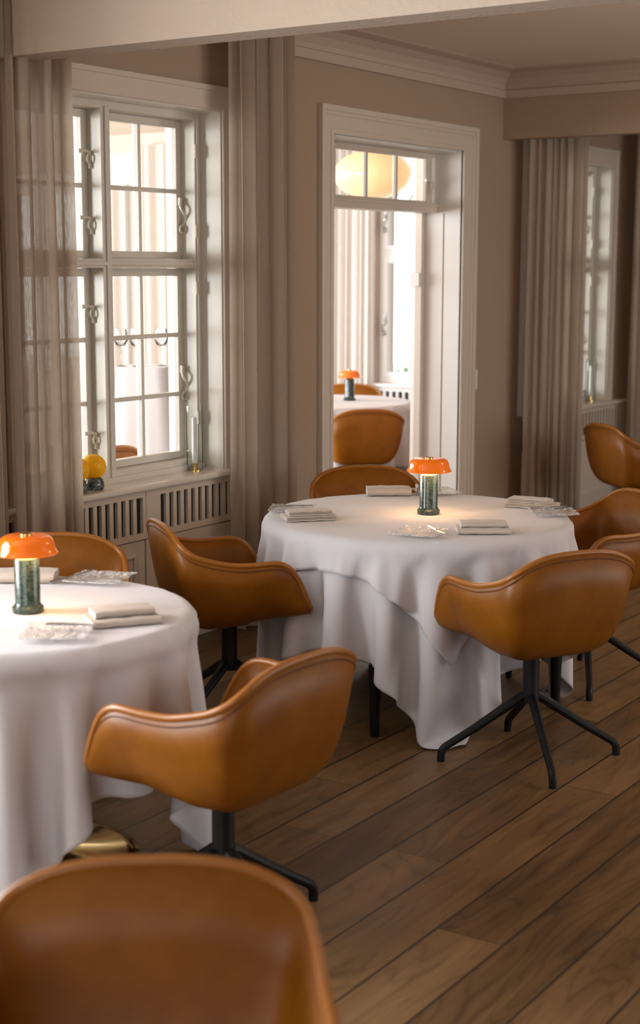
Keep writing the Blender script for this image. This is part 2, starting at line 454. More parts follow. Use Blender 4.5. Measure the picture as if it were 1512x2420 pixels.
# ------------------------------------------------------------------ windows of the left wall
def hook_bm(x, y, z, s):
    bm = bmesh.new()
    pts = []
    for i in range(20):
        t = i / 19
        pts.append((x + 0.020 * math.sin(t * PI) + 0.006, y + s * 0.016 * math.sin(t * 2 * PI) - s * 0.01 * t, z - 0.105 * t))
    tube(bm, pts, 0.0062, 8)
    yy = y - s * 0.01
    ring = [(x + 0.008, yy + 0.017 * math.cos(a) , z - 0.121 + 0.017 * math.sin(a)) for a in [2 * PI * k / 16 for k in range(16)]]
    tube(bm, ring, 0.0055, 8, closed=True)
    box(bm, x - 0.004, x + 0.012, y - 0.010, y + 0.010, z - 0.012, z + 0.022)
    return bm
def catch_bm(x, y, z):
    bm = bmesh.new()
    tube(bm, [(x, y - 0.060, z + 0.004), (x + 0.006, y - 0.018, z + 0.006), (x + 0.010, y, z), (x + 0.006, y + 0.018, z - 0.002)], [0.009, 0.0065, 0.008, 0.006], 8)
    ring = [(x + 0.010, y + 0.013 * math.cos(a), z - 0.026 + 0.020 * math.sin(a)) for a in [2 * PI * k / 12 for k in range(12)]]
    tube(bm, ring, 0.0042, 6, closed=True)
    tube(bm, [(x + 0.010, y, z - 0.044), (x + 0.010, y, z - 0.066)], 0.0045, 6)
    return bm
def window_left(name, y0, label, sx=0.33):
    """y0: near edge of the opening; 1.315 wide"""
    t = bpy.data.objects.new(name, None); C.objects.link(t); struct(t, label)
    y1 = y0 + 1.315; ym = (y0 + y1) / 2
    # casing on the wall face
    cw = 0.078
    bx = []
    for (a, b, c, d) in ((y0 - cw, y0, 0.76, 2.5), (y1, y1 + cw, 0.76, 2.5), (y0 - cw, y1 + cw, 2.398, 2.5)):
        bx.append((WX, WX + 0.016, a, b, c, d))
    bx.append((WX, WX + 0.026, y0 - cw - 0.012, y1 + cw + 0.012, 2.478, 2.502))
    bx.append((WX, WX + 0.026, y1 + cw - 0.018, y1 + cw + 0.002, 0.76, 2.49)); bx.append((WX, WX + 0.026, y0 - cw - 0.002, y0 - cw + 0.018, 0.76, 2.49))
    B('casing', bx, M['trim'], t, bevel=0.004)
    # reveal lining
    B('reveal', [(WB, WX + 0.002, y0, y0 + 0.006, 0.76, 2.398), (WB, WX + 0.002, y1 - 0.006, y1, 0.76, 2.398), (WB, WX + 0.002, y0, y1, 2.390, 2.398)], M['frame'], t)
    # outer frame with mullion and transom
    X0, X1 = -4.545, -4.412
    fb = [(X0, X1, y0 + 0.006, y0 + 0.050, 0.76, 2.392), (X0, X1, y1 - 0.050, y1 - 0.006, 0.76, 2.392),
          (X0, X1, y0 + 0.006, y1 - 0.006, 2.358, 2.392), (X0, X1, y0 + 0.006, y1 - 0.006, 0.76, 0.806),
          (X0, X1, ym - 0.028, ym + 0.028, 0.76, 2.392), (X0, X1, y0 + 0.006, y1 - 0.006, 1.693, 1.732)]
    fr = B('frame', fb, M['frame'], t, bevel=0.004)
    bead = [(X1, X1 + 0.010, ym - 0.012, ym + 0.012, 0.78, 2.37), (X1, X1 + 0.010, y0 + 0.05, y1 - 0.05, 1.704, 1.720),
            (X1, X1 + 0.008, y1 - 0.042, y1 - 0.030, 0.78, 2.37), (X1, X1 + 0.008, y0 + 0.030, y0 + 0.042, 0.78, 2.37),
            (X1, X1 + 0.016, y0 + 0.02, y1 - 0.02, 0.76, 0.785)]
    B('frame_moulding', bead, M['frame'], fr, bevel=0.003)
    # casement sashes
    for (a, b) in ((y0 + 0.050, ym - 0.028), (ym + 0.028, y1 - 0.050)):
        for (c, d, bars) in ((1.734, 2.357, (2.04,)), (0.808, 1.691, (1.109, 1.385))):
            s_ = bmesh.new(); st = 0.036
            xa, xb = -4.536, -4.492
            g0, g1, h0, h1 = a + st, b - st, c + 0.032, d - 0.034
            for q in ((xa, xb, a, g0, c, d), (xa, xb, g1, b, c, d), (xa, xb, g0, g1, c, h0), (xa, xb, g0, g1, h1, d)): box(s_, *q)
            yc = (g0 + g1) / 2
            box(s_, xa + 0.006, xb - 0.004, yc - 0.009, yc + 0.009, h0, h1)
            for z in bars: box(s_, xa + 0.006, xb - 0.004, g0, g1, z - 0.009, z + 0.009)
            so = finish('sash', s_, M['frame'], t, bevel=0.003)
            g = bmesh.new(); box(g, -4.518, -4.515, g0 - 0.004, g1 + 0.004, h0 - 0.004, h1 + 0.004)
            finish('pane', g, M['pane'], so)
            far = a > ym
            if far:
                finish('stay_hook', hook_bm(-4.488, b - 0.022, 1.99 if c > 1.5 else 1.22, -1), M['hook'], so, smooth=True)
            else:
                for z in ((2.177, 1.90) if c > 1.5 else (1.524, 0.976)):
                    finish('catch', catch_bm(-4.480, b - 0.012, z), M['hook'], so, smooth=True)
    for z in (2.22, 1.86, 1.60, 1.0):
        hb = bmesh.new(); lathe(hb, [(0.006, -0.03), (0.006, 0.03)], 8, X1 + 0.006, y1 - 0.052, z); finish('hinge', hb, M['hook'], t, smooth=True)
    # sill with rounded nose
    bm = bmesh.new(); box(bm, WX - 0.24, WX + 0.060, y0 - sx, y1 + 0.33, 0.732, 0.762)
    sl = finish('window_sill', bm, M['sill'], t, bevel=0.012); sl.modifiers['bevel'].segments = 4
    return t
window_left('window_1', W1[0], 'white casement window on the left with small panes')
window_left('window_2', W2[0], 'white casement window beyond the beam on the right', sx=0.0)

w5 = bpy.data.objects.new('window_5', None); C.objects.link(w5); struct(w5, 'window on the left wall beside the viewer, outside the picture')
B('frame', [(-4.50, -4.44, 0.0, 2.5, 0.75, 0.80), (-4.50, -4.44, 0.0, 2.5, 2.35, 2.40), (-4.50, -4.44, 0.0, 0.05, 0.75, 2.4), (-4.50, -4.44, 2.45, 2.5, 0.75, 2.4), (-4.50, -4.44, 1.225, 1.275, 0.75, 2.4), (-4.50, -4.44, 0.0, 2.5, 1.69, 1.73)], M['frame'], w5)
B('window_sill', [(-4.52, -4.25, -0.1, 2.6, 0.73, 0.76)], M['sill'], w5)
def radiator_cover(y0, y1, label, grilles):
    t = thing('radiator_cover', label, 'radiator cover', (WX, (y0 + y1) / 2, 0))
    oy = (y0 + y1) / 2
    xf = 0.012
    B('plinth', [(0.0, xf - 0.004, y0 - oy, y1 - oy, 0.0, 0.075)], M['trim'], t)
    B('slot_shade_sheet', [(0.0, 0.013, y0 - oy, y1 - oy, 0.52, 0.72)], M['dark'], t)  # dark sheet that paints the cavity's shade behind the slats
    for (a, b, g0, g1) in grilles:
        bm = bmesh.new()
        zz0, zz1 = 0.545, 0.703
        a_, b_, c_, d_ = a - oy, b - oy, g0 - oy, g1 - oy
        X = 0.030
        # grille frame above; the near-black sheet behind makes the slots read dark
        box(bm, 0.001, X, a_, b_, zz1, 0.732); box(bm, 0.001, X, a_, b_, 0.517, zz0)
        box(bm, 0.001, X, a_, c_, zz0, zz1); box(bm, 0.001, X, d_, b_, zz0, zz1)
        n = round((d_ - c_) / 0.05)
        p = (d_ - c_) / n
        for k in range(1, n):
            yy = c_ + p * k; box(bm, 0.004, X - 0.002, yy - 0.011, yy + 0.011, zz0, zz1)
        finish('grille', bm, M['trim'], t)
        bm = bmesh.new()
        box(bm, 0.001, X - 0.006, a_ + 0.003, b_ - 0.003, 0.075, 0.511)
        p0, p1, q0, q1 = a_ + 0.07, b_ - 0.07, 0.13, 0.455
        for q in ((p0, p1, q1 - 0.014, q1), (p0, p1, q0, q0 + 0.014), (p0, p0 + 0.014, q0, q1), (p1 - 0.014, p1, q0, q1)):
            box(bm, X - 0.006, X + 0.004, *q)
        box(bm, X - 0.006, X - 0.001, p0 + 0.05, p1 - 0.05, q0 + 0.05, q1 - 0.05)
        finish('door', bm, M['trim'], t, bevel=0.003)
    return t
radiator_cover(4.0, 5.97, 'white slatted radiator cover under the left window behind the leather chair', [(4.02, 5.037, 4.20, 5.018), (5.041, 5.965, 5.138, 5.708)])
radiator_cover(8.80, 10.45, 'white slatted radiator cover under the window beyond the beam', [(8.81, 9.495, 8.9, 9.40), (9.50, 10.445, 9.62, 10.33)])

# ------------------------------------------------------------------ doorway
def doorway():
    t = bpy.data.objects.new('door_1', None); C.objects.link(t); struct(t, 'open glazed doorway with a transom light above it')
    y0, y1, zt = DR[0], DR[1], 2.36
    bx = []
    o0, o1, ot = 6.431, 8.090, 2.5
    for (w0, w1, th) in ((0.0, 1.0, 0.014), (0.0, 0.20, 0.034), (0.20, 0.34, 0.024), (0.80, 1.0, 0.022)):
        # w0,w1 fractions from outer edge to opening
        la, lb = o0 + (y0 - o0) * w0, o0 + (y0 - o0) * w1
        ra, rb = o1 - (o1 - y1) * w1, o1 - (o1 - y1) * w0
        ta, tb = ot - (ot - zt) * w1, ot - (ot - zt) * w0
        bx += [(WX, WX + th, la, lb, 0, tb), (WX, WX + th, ra, rb, 0, tb), (WX, WX + th - 0.0005, la, rb, ta, tb)]
    B('casing', bx, M['trim'], t, bevel=0.004)
    B('reveal', [(WB, WX + 0.002, y0, y0 + 0.006, 0, zt), (WB, WX + 0.002, y1 - 0.006, y1, 0, zt), (WB, WX + 0.002, y0, y1, zt - 0.008, zt)], M['white'], t)
    X0, X1 = -4.58, -4.47
    B('frame', [(X0, X1, y0 + 0.006, y0 + 0.045, 0, zt - 0.008), (X0, X0 + 0.05, y1 - 0.045, y1 - 0.006, 0, zt - 0.008), (X0, X1, y0, y1, zt - 0.03, zt - 0.008),
                (X0 - 0.01, X1 + 0.02, y0 + 0.006, y1 - 0.006, 2.012, 2.050), (X0, X1 + 0.03, y0 + 0.006, y1 - 0.006, 2.045, 2.062)], M['trim'], t, bevel=0.004)
    # transom sash
    s_ = bmesh.new(); xa, xb = -4.505, -4.475
    a, b, c, d = y0 + 0.02, y1 - 0.03, 2.060, 2.345
    for q in ((xa, xb, a, 6.59, c, d), (xa, xb, 7.828, b, c, d), (xa, xb, 6.59, 7.828, c, 2.078), (xa, xb, 6.59, 7.828, 2.318, d)): box(s_, *q)
    for y in (6.862, 7.183, 7.502): box(s_, xa + 0.004, xb - 0.003, y - 0.010, y + 0.010, c, d)
    so = finish('transom_sash', s_, M['trim'], t, bevel=0.003)
    g = bmesh.new(); box(g, -4.492, -4.489, 6.585, 7.832, 2.072, 2.322); finish('pane', g, M['pane'], so)
    finish('catch', catch_bm(-4.462, 7.86, 2.19), M['hook'], so, smooth=True)
    # door leaf folded back into the sunroom on the near side, with a bronze lever at its edge
    lf = B('leaf', [(-5.30, -4.60, 6.50, 6.54, 0.01, 2.01)], M['white'], t, bevel=0.003)
    h = bmesh.new(); box(h, -5.24, -5.20, 6.540, 6.546, 1.0, 1.22); tube(h, [(-5.22, 6.54, 1.1), (-5.22, 6.585, 1.1), (-5.11, 6.59, 1.1)], 0.009, 8)
    finish('lever', h, M['darkmetal'], lf, smooth=True)
    B('hinge_plate', [(-4.60, -4.535, y1 - 0.065, y1 - 0.03, 1.585, 1.665)], M['white'], t, bevel=0.004)
    B('seal', [(-4.41, -4.404, y1 - 0.0075, y1 - 0.0055, 0.0, 2.01)], M['darkmetal'], t)
    return t
doorway()
sw = thing('light_switch', 'small white switch box on the wall right of the doorway', 'switch', (WX, 8.105, 1.03))
B('switch_box', [(0, 0.022, -0.012, 0.035, -0.06, 0.06)], M['white'], sw, bevel=0.004)
B('rocker', [(0.022, 0.027, 0.0, 0.024, -0.03, 0.03)], M['white'], sw, bevel=0.002)

# ------------------------------------------------------------------ sunroom end windows
def window_end(name, x0, x1, label):
    t = bpy.data.objects.new(name, None); C.objects.link(t); struct(t, label)
    xm = (x0 + x1) / 2; Y = YF
    B('casing', [(x0 - 0.09, x0, Y - 0.016, Y, 0.76, 2.55), (x1, x1 + 0.09, Y - 0.016, Y, 0.76, 2.55), (x0 - 0.09, x1 + 0.09, Y - 0.016, Y, 2.45, 2.55)], M['white'], t, bevel=0.003)
    ya, yb = Y + 0.06, Y + 0.12
    B('frame', [(x0, x0 + 0.05, ya, yb, 0.76, 2.45), (x1 - 0.05, x1, ya, yb, 0.76, 2.45), (x0, x1, ya, yb, 2.40, 2.45), (x0, x1, ya, yb, 0.76, 0.81), (xm - 0.03, xm + 0.03, ya, yb, 0.76, 2.45), (x0, x1, ya, yb, 1.765, 1.83)], M['white'], t, bevel=0.003)
    for a, b in ((x0 + 0.05, xm - 0.03), (xm + 0.03, x1 - 0.05)):
        for c, d in ((0.81, 1.765), (1.83, 2.40)):
            bm = bmesh.new()
            for q in ((a, a + 0.035, c, d), (b - 0.035, b, c, d), (a, b, c, c + 0.04), (a, b, d - 0.035, d)): box(bm, q[0], q[1], ya - 0.012, yb - 0.02, q[2], q[3])
            so = finish('sash', bm, M['white'], t, bevel=0.003)
            bm = bmesh.new(); box(bm, a + 0.03, b - 0.03, ya + 0.015, ya + 0.018, c + 0.03, d - 0.03); finish('pane', bm, M['pane'], so)
            h = hook_bm(0, 0, 0, 1); bmesh.ops.rotate(h, verts=h.verts[:], cent=(0, 0, 0), matrix=Matrix.Rotation(-PI / 2, 3, 'Z'))
            bmesh.ops.translate(h, verts=h.verts[:], vec=(a + 0.016, ya - 0.016, (c + d) / 2)); finish('stay_hook', h, M['steel'], so, smooth=True)
    B('window_sill', [(x0 - 0.3, x1 + 0.3, Y - 0.06, Y + 0.07, 0.732, 0.762)], M['white'], t, bevel=0.008)
    return t
window_end('window_3', -6.52, -5.35, 'bright window at the end of the sunroom seen through the doorway')
window_end('window_4', -10.75, -9.62, 'bright window at the end of the sunroom seen behind the left curtain')
def far_cover():
    t = thing('radiator_cover', 'white slatted radiator cover in the sunroom seen through the doorway', 'radiator cover', (-5.93, YF, 0))
    bm = bmesh.new()
    box(bm, -0.78, 0.78, -0.03, -0.002, 0.0, 0.60); box(bm, -0.78, 0.78, -0.03, -0.002, 0.70, 0.73)
    n = 26
    for k in range(n + 1):
        x = -0.78 + 1.56 * k / n
        box(bm, x - 0.012, x + 0.012, -0.028, -0.004, 0.60, 0.70)
    finish('grille', bm, M['white'], t)
    B('slot_shade_sheet', [(-0.77, 0.77, -0.002, -0.001, 0.6, 0.7)], M['dark'], t)  # slot shade painted as a thin dark sheet
far_cover()
# white panelled double door on the sunroom end wall
d2 = bpy.data.objects.new('door_2', None); C.objects.link(d2); struct(d2, 'white panelled cupboard door on the sunroom end wall')
B('casing', [(-9.50, -9.02, YF - 0.03, YF, 0, 2.70)], M['white'], d2, bevel=0.004)
B('door_leaf', [(-9.46, -9.10, YF - 0.045, YF - 0.03, 0.02, 2.52), (-9.43, -9.40, YF - 0.055, YF - 0.045, 1.0, 2.47), (-9.16, -9.13, YF - 0.055, YF - 0.045, 1.0, 2.47), (-9.43, -9.13, YF - 0.055, YF - 0.045, 2.44, 2.47)], M['white'], d2, bevel=0.003)
struct(B('ground_outside', [(-20, 8, 12.2, 30, -0.6, -0.5)], M['ground']))

# ------------------------------------------------------------------ curtains
def curtain(name, along, a0, a1, c, z0, z1, n, amp, mat, label, group, seed=0, jitter=0.35):
    rnd = random.Random(seed)
    bm = bmesh.new()
    S = n * 14; cols = []
    ph = [rnd.uniform(-jitter, jitter) for _ in range(n + 2)]
    am = [rnd.uniform(0.6, 1.25) for _ in range(n + 2)]
    ZN = 14
    for i in range(S + 1):
        t = i / S; k = t * n; ki = int(k); f = k - ki
        a = am[ki] * (1 - f) + am[ki + 1] * f; p = ph[ki] * (1 - f) + ph[ki + 1] * f
        col = []
        for j in range(ZN + 1):
            v = j / ZN; z = z0 + (z1 - z0) * v
            s = math.sin(2 * PI * (k + p * (0.7 + 0.5 * (1 - v))))
            d = amp * a * (math.copysign(abs(s) ** 0.7, s)) * (1.0 - 0.25 * v)
            w_ = a0 + (a1 - a0) * t + 0.35 * amp * math.sin(4 * PI * k + p) + 0.01 * (1 - v) * math.sin(7 * t + seed)
            if along == 'y': col.append(bm.verts.new((c + d, w_, z)))
            else: col.append(bm.verts.new((w_, c + d, z)))
        cols.append(col)
    for i in range(S):
        for j in range(ZN):
            bm.faces.new((cols[i][j], cols[i + 1][j], cols[i + 1][j + 1], cols[i][j + 1]))
    o = finish(name, bm, mat, smooth=True, sm_ang=None)
    return tag(o, label, 'curtain', group)
curtain('curtain', 'y', 3.62, 4.12, -4.17, 0.02, 2.80, 5, 0.045, M['sheer'], 'sheer beige curtain at the far left edge of the picture', 'sheer curtains', 1)
curtain('curtain', 'y', 4.14, 4.47, -4.15, 0.02, 2.80, 4, 0.034, M['sheer'], 'sheer beige curtain covering the left half of the near window', 'sheer curtains', 2)
curtain('curtain', 'y', 5.54, 6.00, -4.16, 0.02, 2.80, 4, 0.042, M['sheer'], 'sheer beige curtain between the near window and the doorway', 'sheer curtains', 3)
curtain('curtain', 'y', 8.57, 9.31, -4.15, 0.02, 2.80, 7, 0.04, M['sheer'], 'sheer beige curtain beyond the beam, beside the looped blind cord', 'sheer curtains', 4)
curtain('curtain', 'y', 10.22, 11.1, -4.16, 0.02, 2.80, 7, 0.04, M['sheer'], 'sheer beige curtain at the right edge of the picture', 'sheer curtains', 5)
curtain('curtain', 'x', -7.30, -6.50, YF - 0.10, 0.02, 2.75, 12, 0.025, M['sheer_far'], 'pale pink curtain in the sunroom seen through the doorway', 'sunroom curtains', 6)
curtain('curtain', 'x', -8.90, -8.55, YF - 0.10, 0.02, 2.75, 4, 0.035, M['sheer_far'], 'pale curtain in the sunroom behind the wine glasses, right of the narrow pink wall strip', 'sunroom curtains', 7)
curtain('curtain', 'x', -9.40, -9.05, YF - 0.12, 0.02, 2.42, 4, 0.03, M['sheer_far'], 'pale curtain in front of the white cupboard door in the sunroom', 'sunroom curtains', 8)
# blind cord loop beside the curtain
bm = bmesh.new()
loop = [(-4.26, 8.70, 2.70), (-4.26, 8.70, 0.80), (-4.26, 8.712, 0.76), (-4.26, 8.736, 0.76), (-4.26, 8.748, 0.80), (-4.26, 8.748, 2.70)]
tube(bm, loop, 0.004, 6)
tag(finish('blind_cord', bm, M['cord'], smooth=True), 'thin looped blind cord hanging left of the curtain beyond the beam', 'cord')

# ------------------------------------------------------------------ the armchair
HALF = [(0, -.272, .775), (.06, -.272, .774), (.12, -.270, .768), (.175, -.267, .754), (.224, -.258, .730), (.253, -.232, .703), (.264, -.185, .680), (.271, -.12, .663), (.276, -.06, .652), (.282, .02, .650), (.284, .08, .652),
        (.283, .13, .648), (.280, .172, .628), (.275, .205, .592), (.269, .234, .545), (.261, .258, .500), (.246, .276, .470), (.21, .286, .460), (.13, .290, .457), (.06, .292, .456), (0, .292, .456)]
HALF = [(x * 0.965, y * (0.86 if y > 0 else 0.96), z) for x, y, z in HALF]
def cr_spline(P, n):
    P = [Vector(p) for p in P]; L = [0.0]; m_ = len(P)
    Q = P + [P[0]]
    for i in range(m_): L.append(L[-1] + (Q[i + 1] - Q[i]).length)
    out = []
    for k in range(n):
        s = L[-1] * k / n; i = max(j for j in range(m_) if L[j] <= s + 1e-9); t = (s - L[i]) / (L[i + 1] - L[i])
        p0, p1, p2, p3 = P[(i - 1) % m_], P[i], P[(i + 1) % m_], P[(i + 2) % m_]
        out.append(0.5 * ((2 * p1) + (p2 - p0) * t + (2 * p0 - 5 * p1 + 4 * p2 - p3) * t * t + (3 * p1 - p0 - 3 * p2 + p3) * t ** 3))
    return out
RIM = cr_spline(HALF + [(-x, y, z) for x, y, z in HALF[-2:0:-1]], 120)
def shell_pt(r, v):
    cx, cy = 0.0, -0.02
    n = 4.6
    a = v * PI / 2
    g = math.sin(a) ** (2 / n); h = 1 - math.cos(a) ** (2 / n)
    # g: outward, h: upward (super-ellipse), plus an outward lean of the wall towards the rim
    tall = max(0.0, min(1.0, (r.z - .45) / .2))
    lean = 1 - 0.17 * tall * (1 - h)
    x, y = cx + (r.x - cx) * g * lean, cy + (r.y - cy) * g * lean
    zb = 0.397 + 0.175 * max(0.0, y + 0.06)             # the underside rises towards the front edge
    return Vector((x, y, zb + (r.z - zb) * h))
def make_chair(label, loc, rz, group, base_rz=0.0):
    t = thing('dining_armchair', label, 'chair', loc, rz, group)
    bm = bmesh.new(); MV = 18; rows = []
    c0 = bm.verts.new((0, -0.02, 0.404))
    for j in range(1, MV + 1):
        rows.append([bm.verts.new(shell_pt(r, (j / MV))) for r in RIM])
    n = len(RIM)
    for i in range(n): bm.faces.new((c0, rows[0][i], rows[0][(i + 1) % n]))
    for j in range(MV - 1):
        for i in range(n): bm.faces.new((rows[j][i], rows[j + 1][i], rows[j + 1][(i + 1) % n], rows[j][(i + 1) % n]))
    sh = finish('seat_shell', bm, M['leather'], t, smooth=True, sm_ang=None)
    md = sh.modifiers.new('thick', 'SOLIDIFY'); md.thickness = 0.016; md.offset = 0
    bm = bmesh.new(); tube(bm, RIM, 0.0105, 8, closed=True); finish('rim_welt', bm, M['welt'], sh, smooth=True, sm_ang=None)
    seam = []
    for i, r in enumerate(RIM):
        nx = (r - Vector((0, 0, r.z))); nx.z = 0; nx.normalize()
        p = shell_pt(r, 0.90); d = (p - r); d.normalize()
        q = r + d * 0.020
        seam.append(q + nx * 0.0085)
    bm = bmesh.new(); tube(bm, seam, 0.0022, 6, closed=True); finish('seam', bm, M['seam'], sh, smooth=True, sm_ang=None)
    bm = bmesh.new(); lathe(bm, [(0.0, 0.398), (0.085, 0.397), (0.085, 0.388), (0.03, 0.384)], 24, cap=True); finish('seat_plate', bm, M['black'], t, smooth=True)
    bm = bmesh.new(); lathe(bm, [(0.029, 0.39), (0.029, 0.245), (0.031, 0.235), (0.030, 0.205), (0.0, 0.20)], 20); col = finish('column', bm, M['black'], t, smooth=True)
    for k in range(4):
        a = base_rz - rz + PI / 2 * k
        c, s = math.cos(a), math.sin(a)
        bm = bmesh.new()
        prof = [(0.012, 0.226), (0.035, 0.222), (0.10, 0.178), (0.20, 0.112), (0.285, 0.060), (0.303, 0.048), (0.312, 0.034), (0.314, 0.018), (0.314, 0.0)]
        rads = [0.019, 0.018, 0.0165, 0.0145, 0.0135, 0.014, 0.014, 0.0135, 0.0135]
        tube(bm, [(d * c, d * s, z) for d, z in prof], rads, 10)
        finish('leg', bm, M['black'], t, smooth=True)
    return t
def face(frm, to): return math.atan2(to[1] - frm[1], to[0] - frm[0]) - PI / 2
CG = 'cognac leather armchairs'
MT = (-2.92, 5.07); LT = (-3.02, 2.99); FT = (-5.98, 9.15)
def azb(frm, px, py): return math.atan2(py - frm[1], px - frm[0])
c1 = make_chair('cognac leather armchair right of centre, back to the viewer, whole four-legged base showing', (-2.22, 4.66, 0), face((-2.22, 4.66), (-2.95, 5.09)), CG, azb((-2.22, 4.66), -2.0, 4.40))
make_chair('cognac leather armchair seen from the side between radiator cover and central table', (-3.35, 4.42, 0), face((-3.35, 4.42), (-2.86, 5.10)), CG, azb((-3.35, 4.42), -3.35, 4.1))
make_chair('large cognac leather armchair in front of the left table, arms pointing left', (-2.245, 2.93, 0), face((-2.245, 2.93), (-3.02, 2.975)), CG, azb((-2.245, 2.93), -2.17, 3.25))
make_chair('blurred cognac leather armchair filling the bottom left corner of the picture', (-1.325, 1.53, 0), face((-1.325, 1.53), (-0.36, 0.2)), CG)
make_chair('cognac leather armchair behind the central table, only its backrest top showing', (-3.56, 5.77, 0), face((-3.56, 5.77), (-2.92, 5.0)), CG)
make_chair('cognac leather armchair cut by the right edge, beside the central table', (-2.48, 5.72, 0), face((-2.48, 5.72), (-2.90, 5.05)), CG, azb((-2.48, 5.72), -2.33, 5.43))
make_chair('cognac leather armchair behind the left table lamp, against the curtain', (-3.50, 3.61, 0), face((-3.50, 3.61), (-3.02, 2.99)), CG, azb((-3.50, 3.61), -3.22, 3.68))
make_chair('cognac leather armchair seen from behind through the doorway, in front of the sunroom table', (-5.39, 8.57, 0), face((-5.39, 8.57), FT), CG)
make_chair('cognac leather armchair on the far side of the sunroom table, behind its lamp', (-6.36, 9.93, 0), face((-6.36, 9.93), FT), CG)
make_chair('cognac leather armchair in front of the radiator cover beyond the beam, at the right edge', (-3.42, 8.60, 0), face((-3.42, 8.60), (-2.95, 9.28)), CG)
make_chair('pale lit armchair in the sunroom seen through the lowest panes of the left window', (-5.47, 5.90, 0), face((-5.47, 5.90), (-6.4, 6.0)), CG)

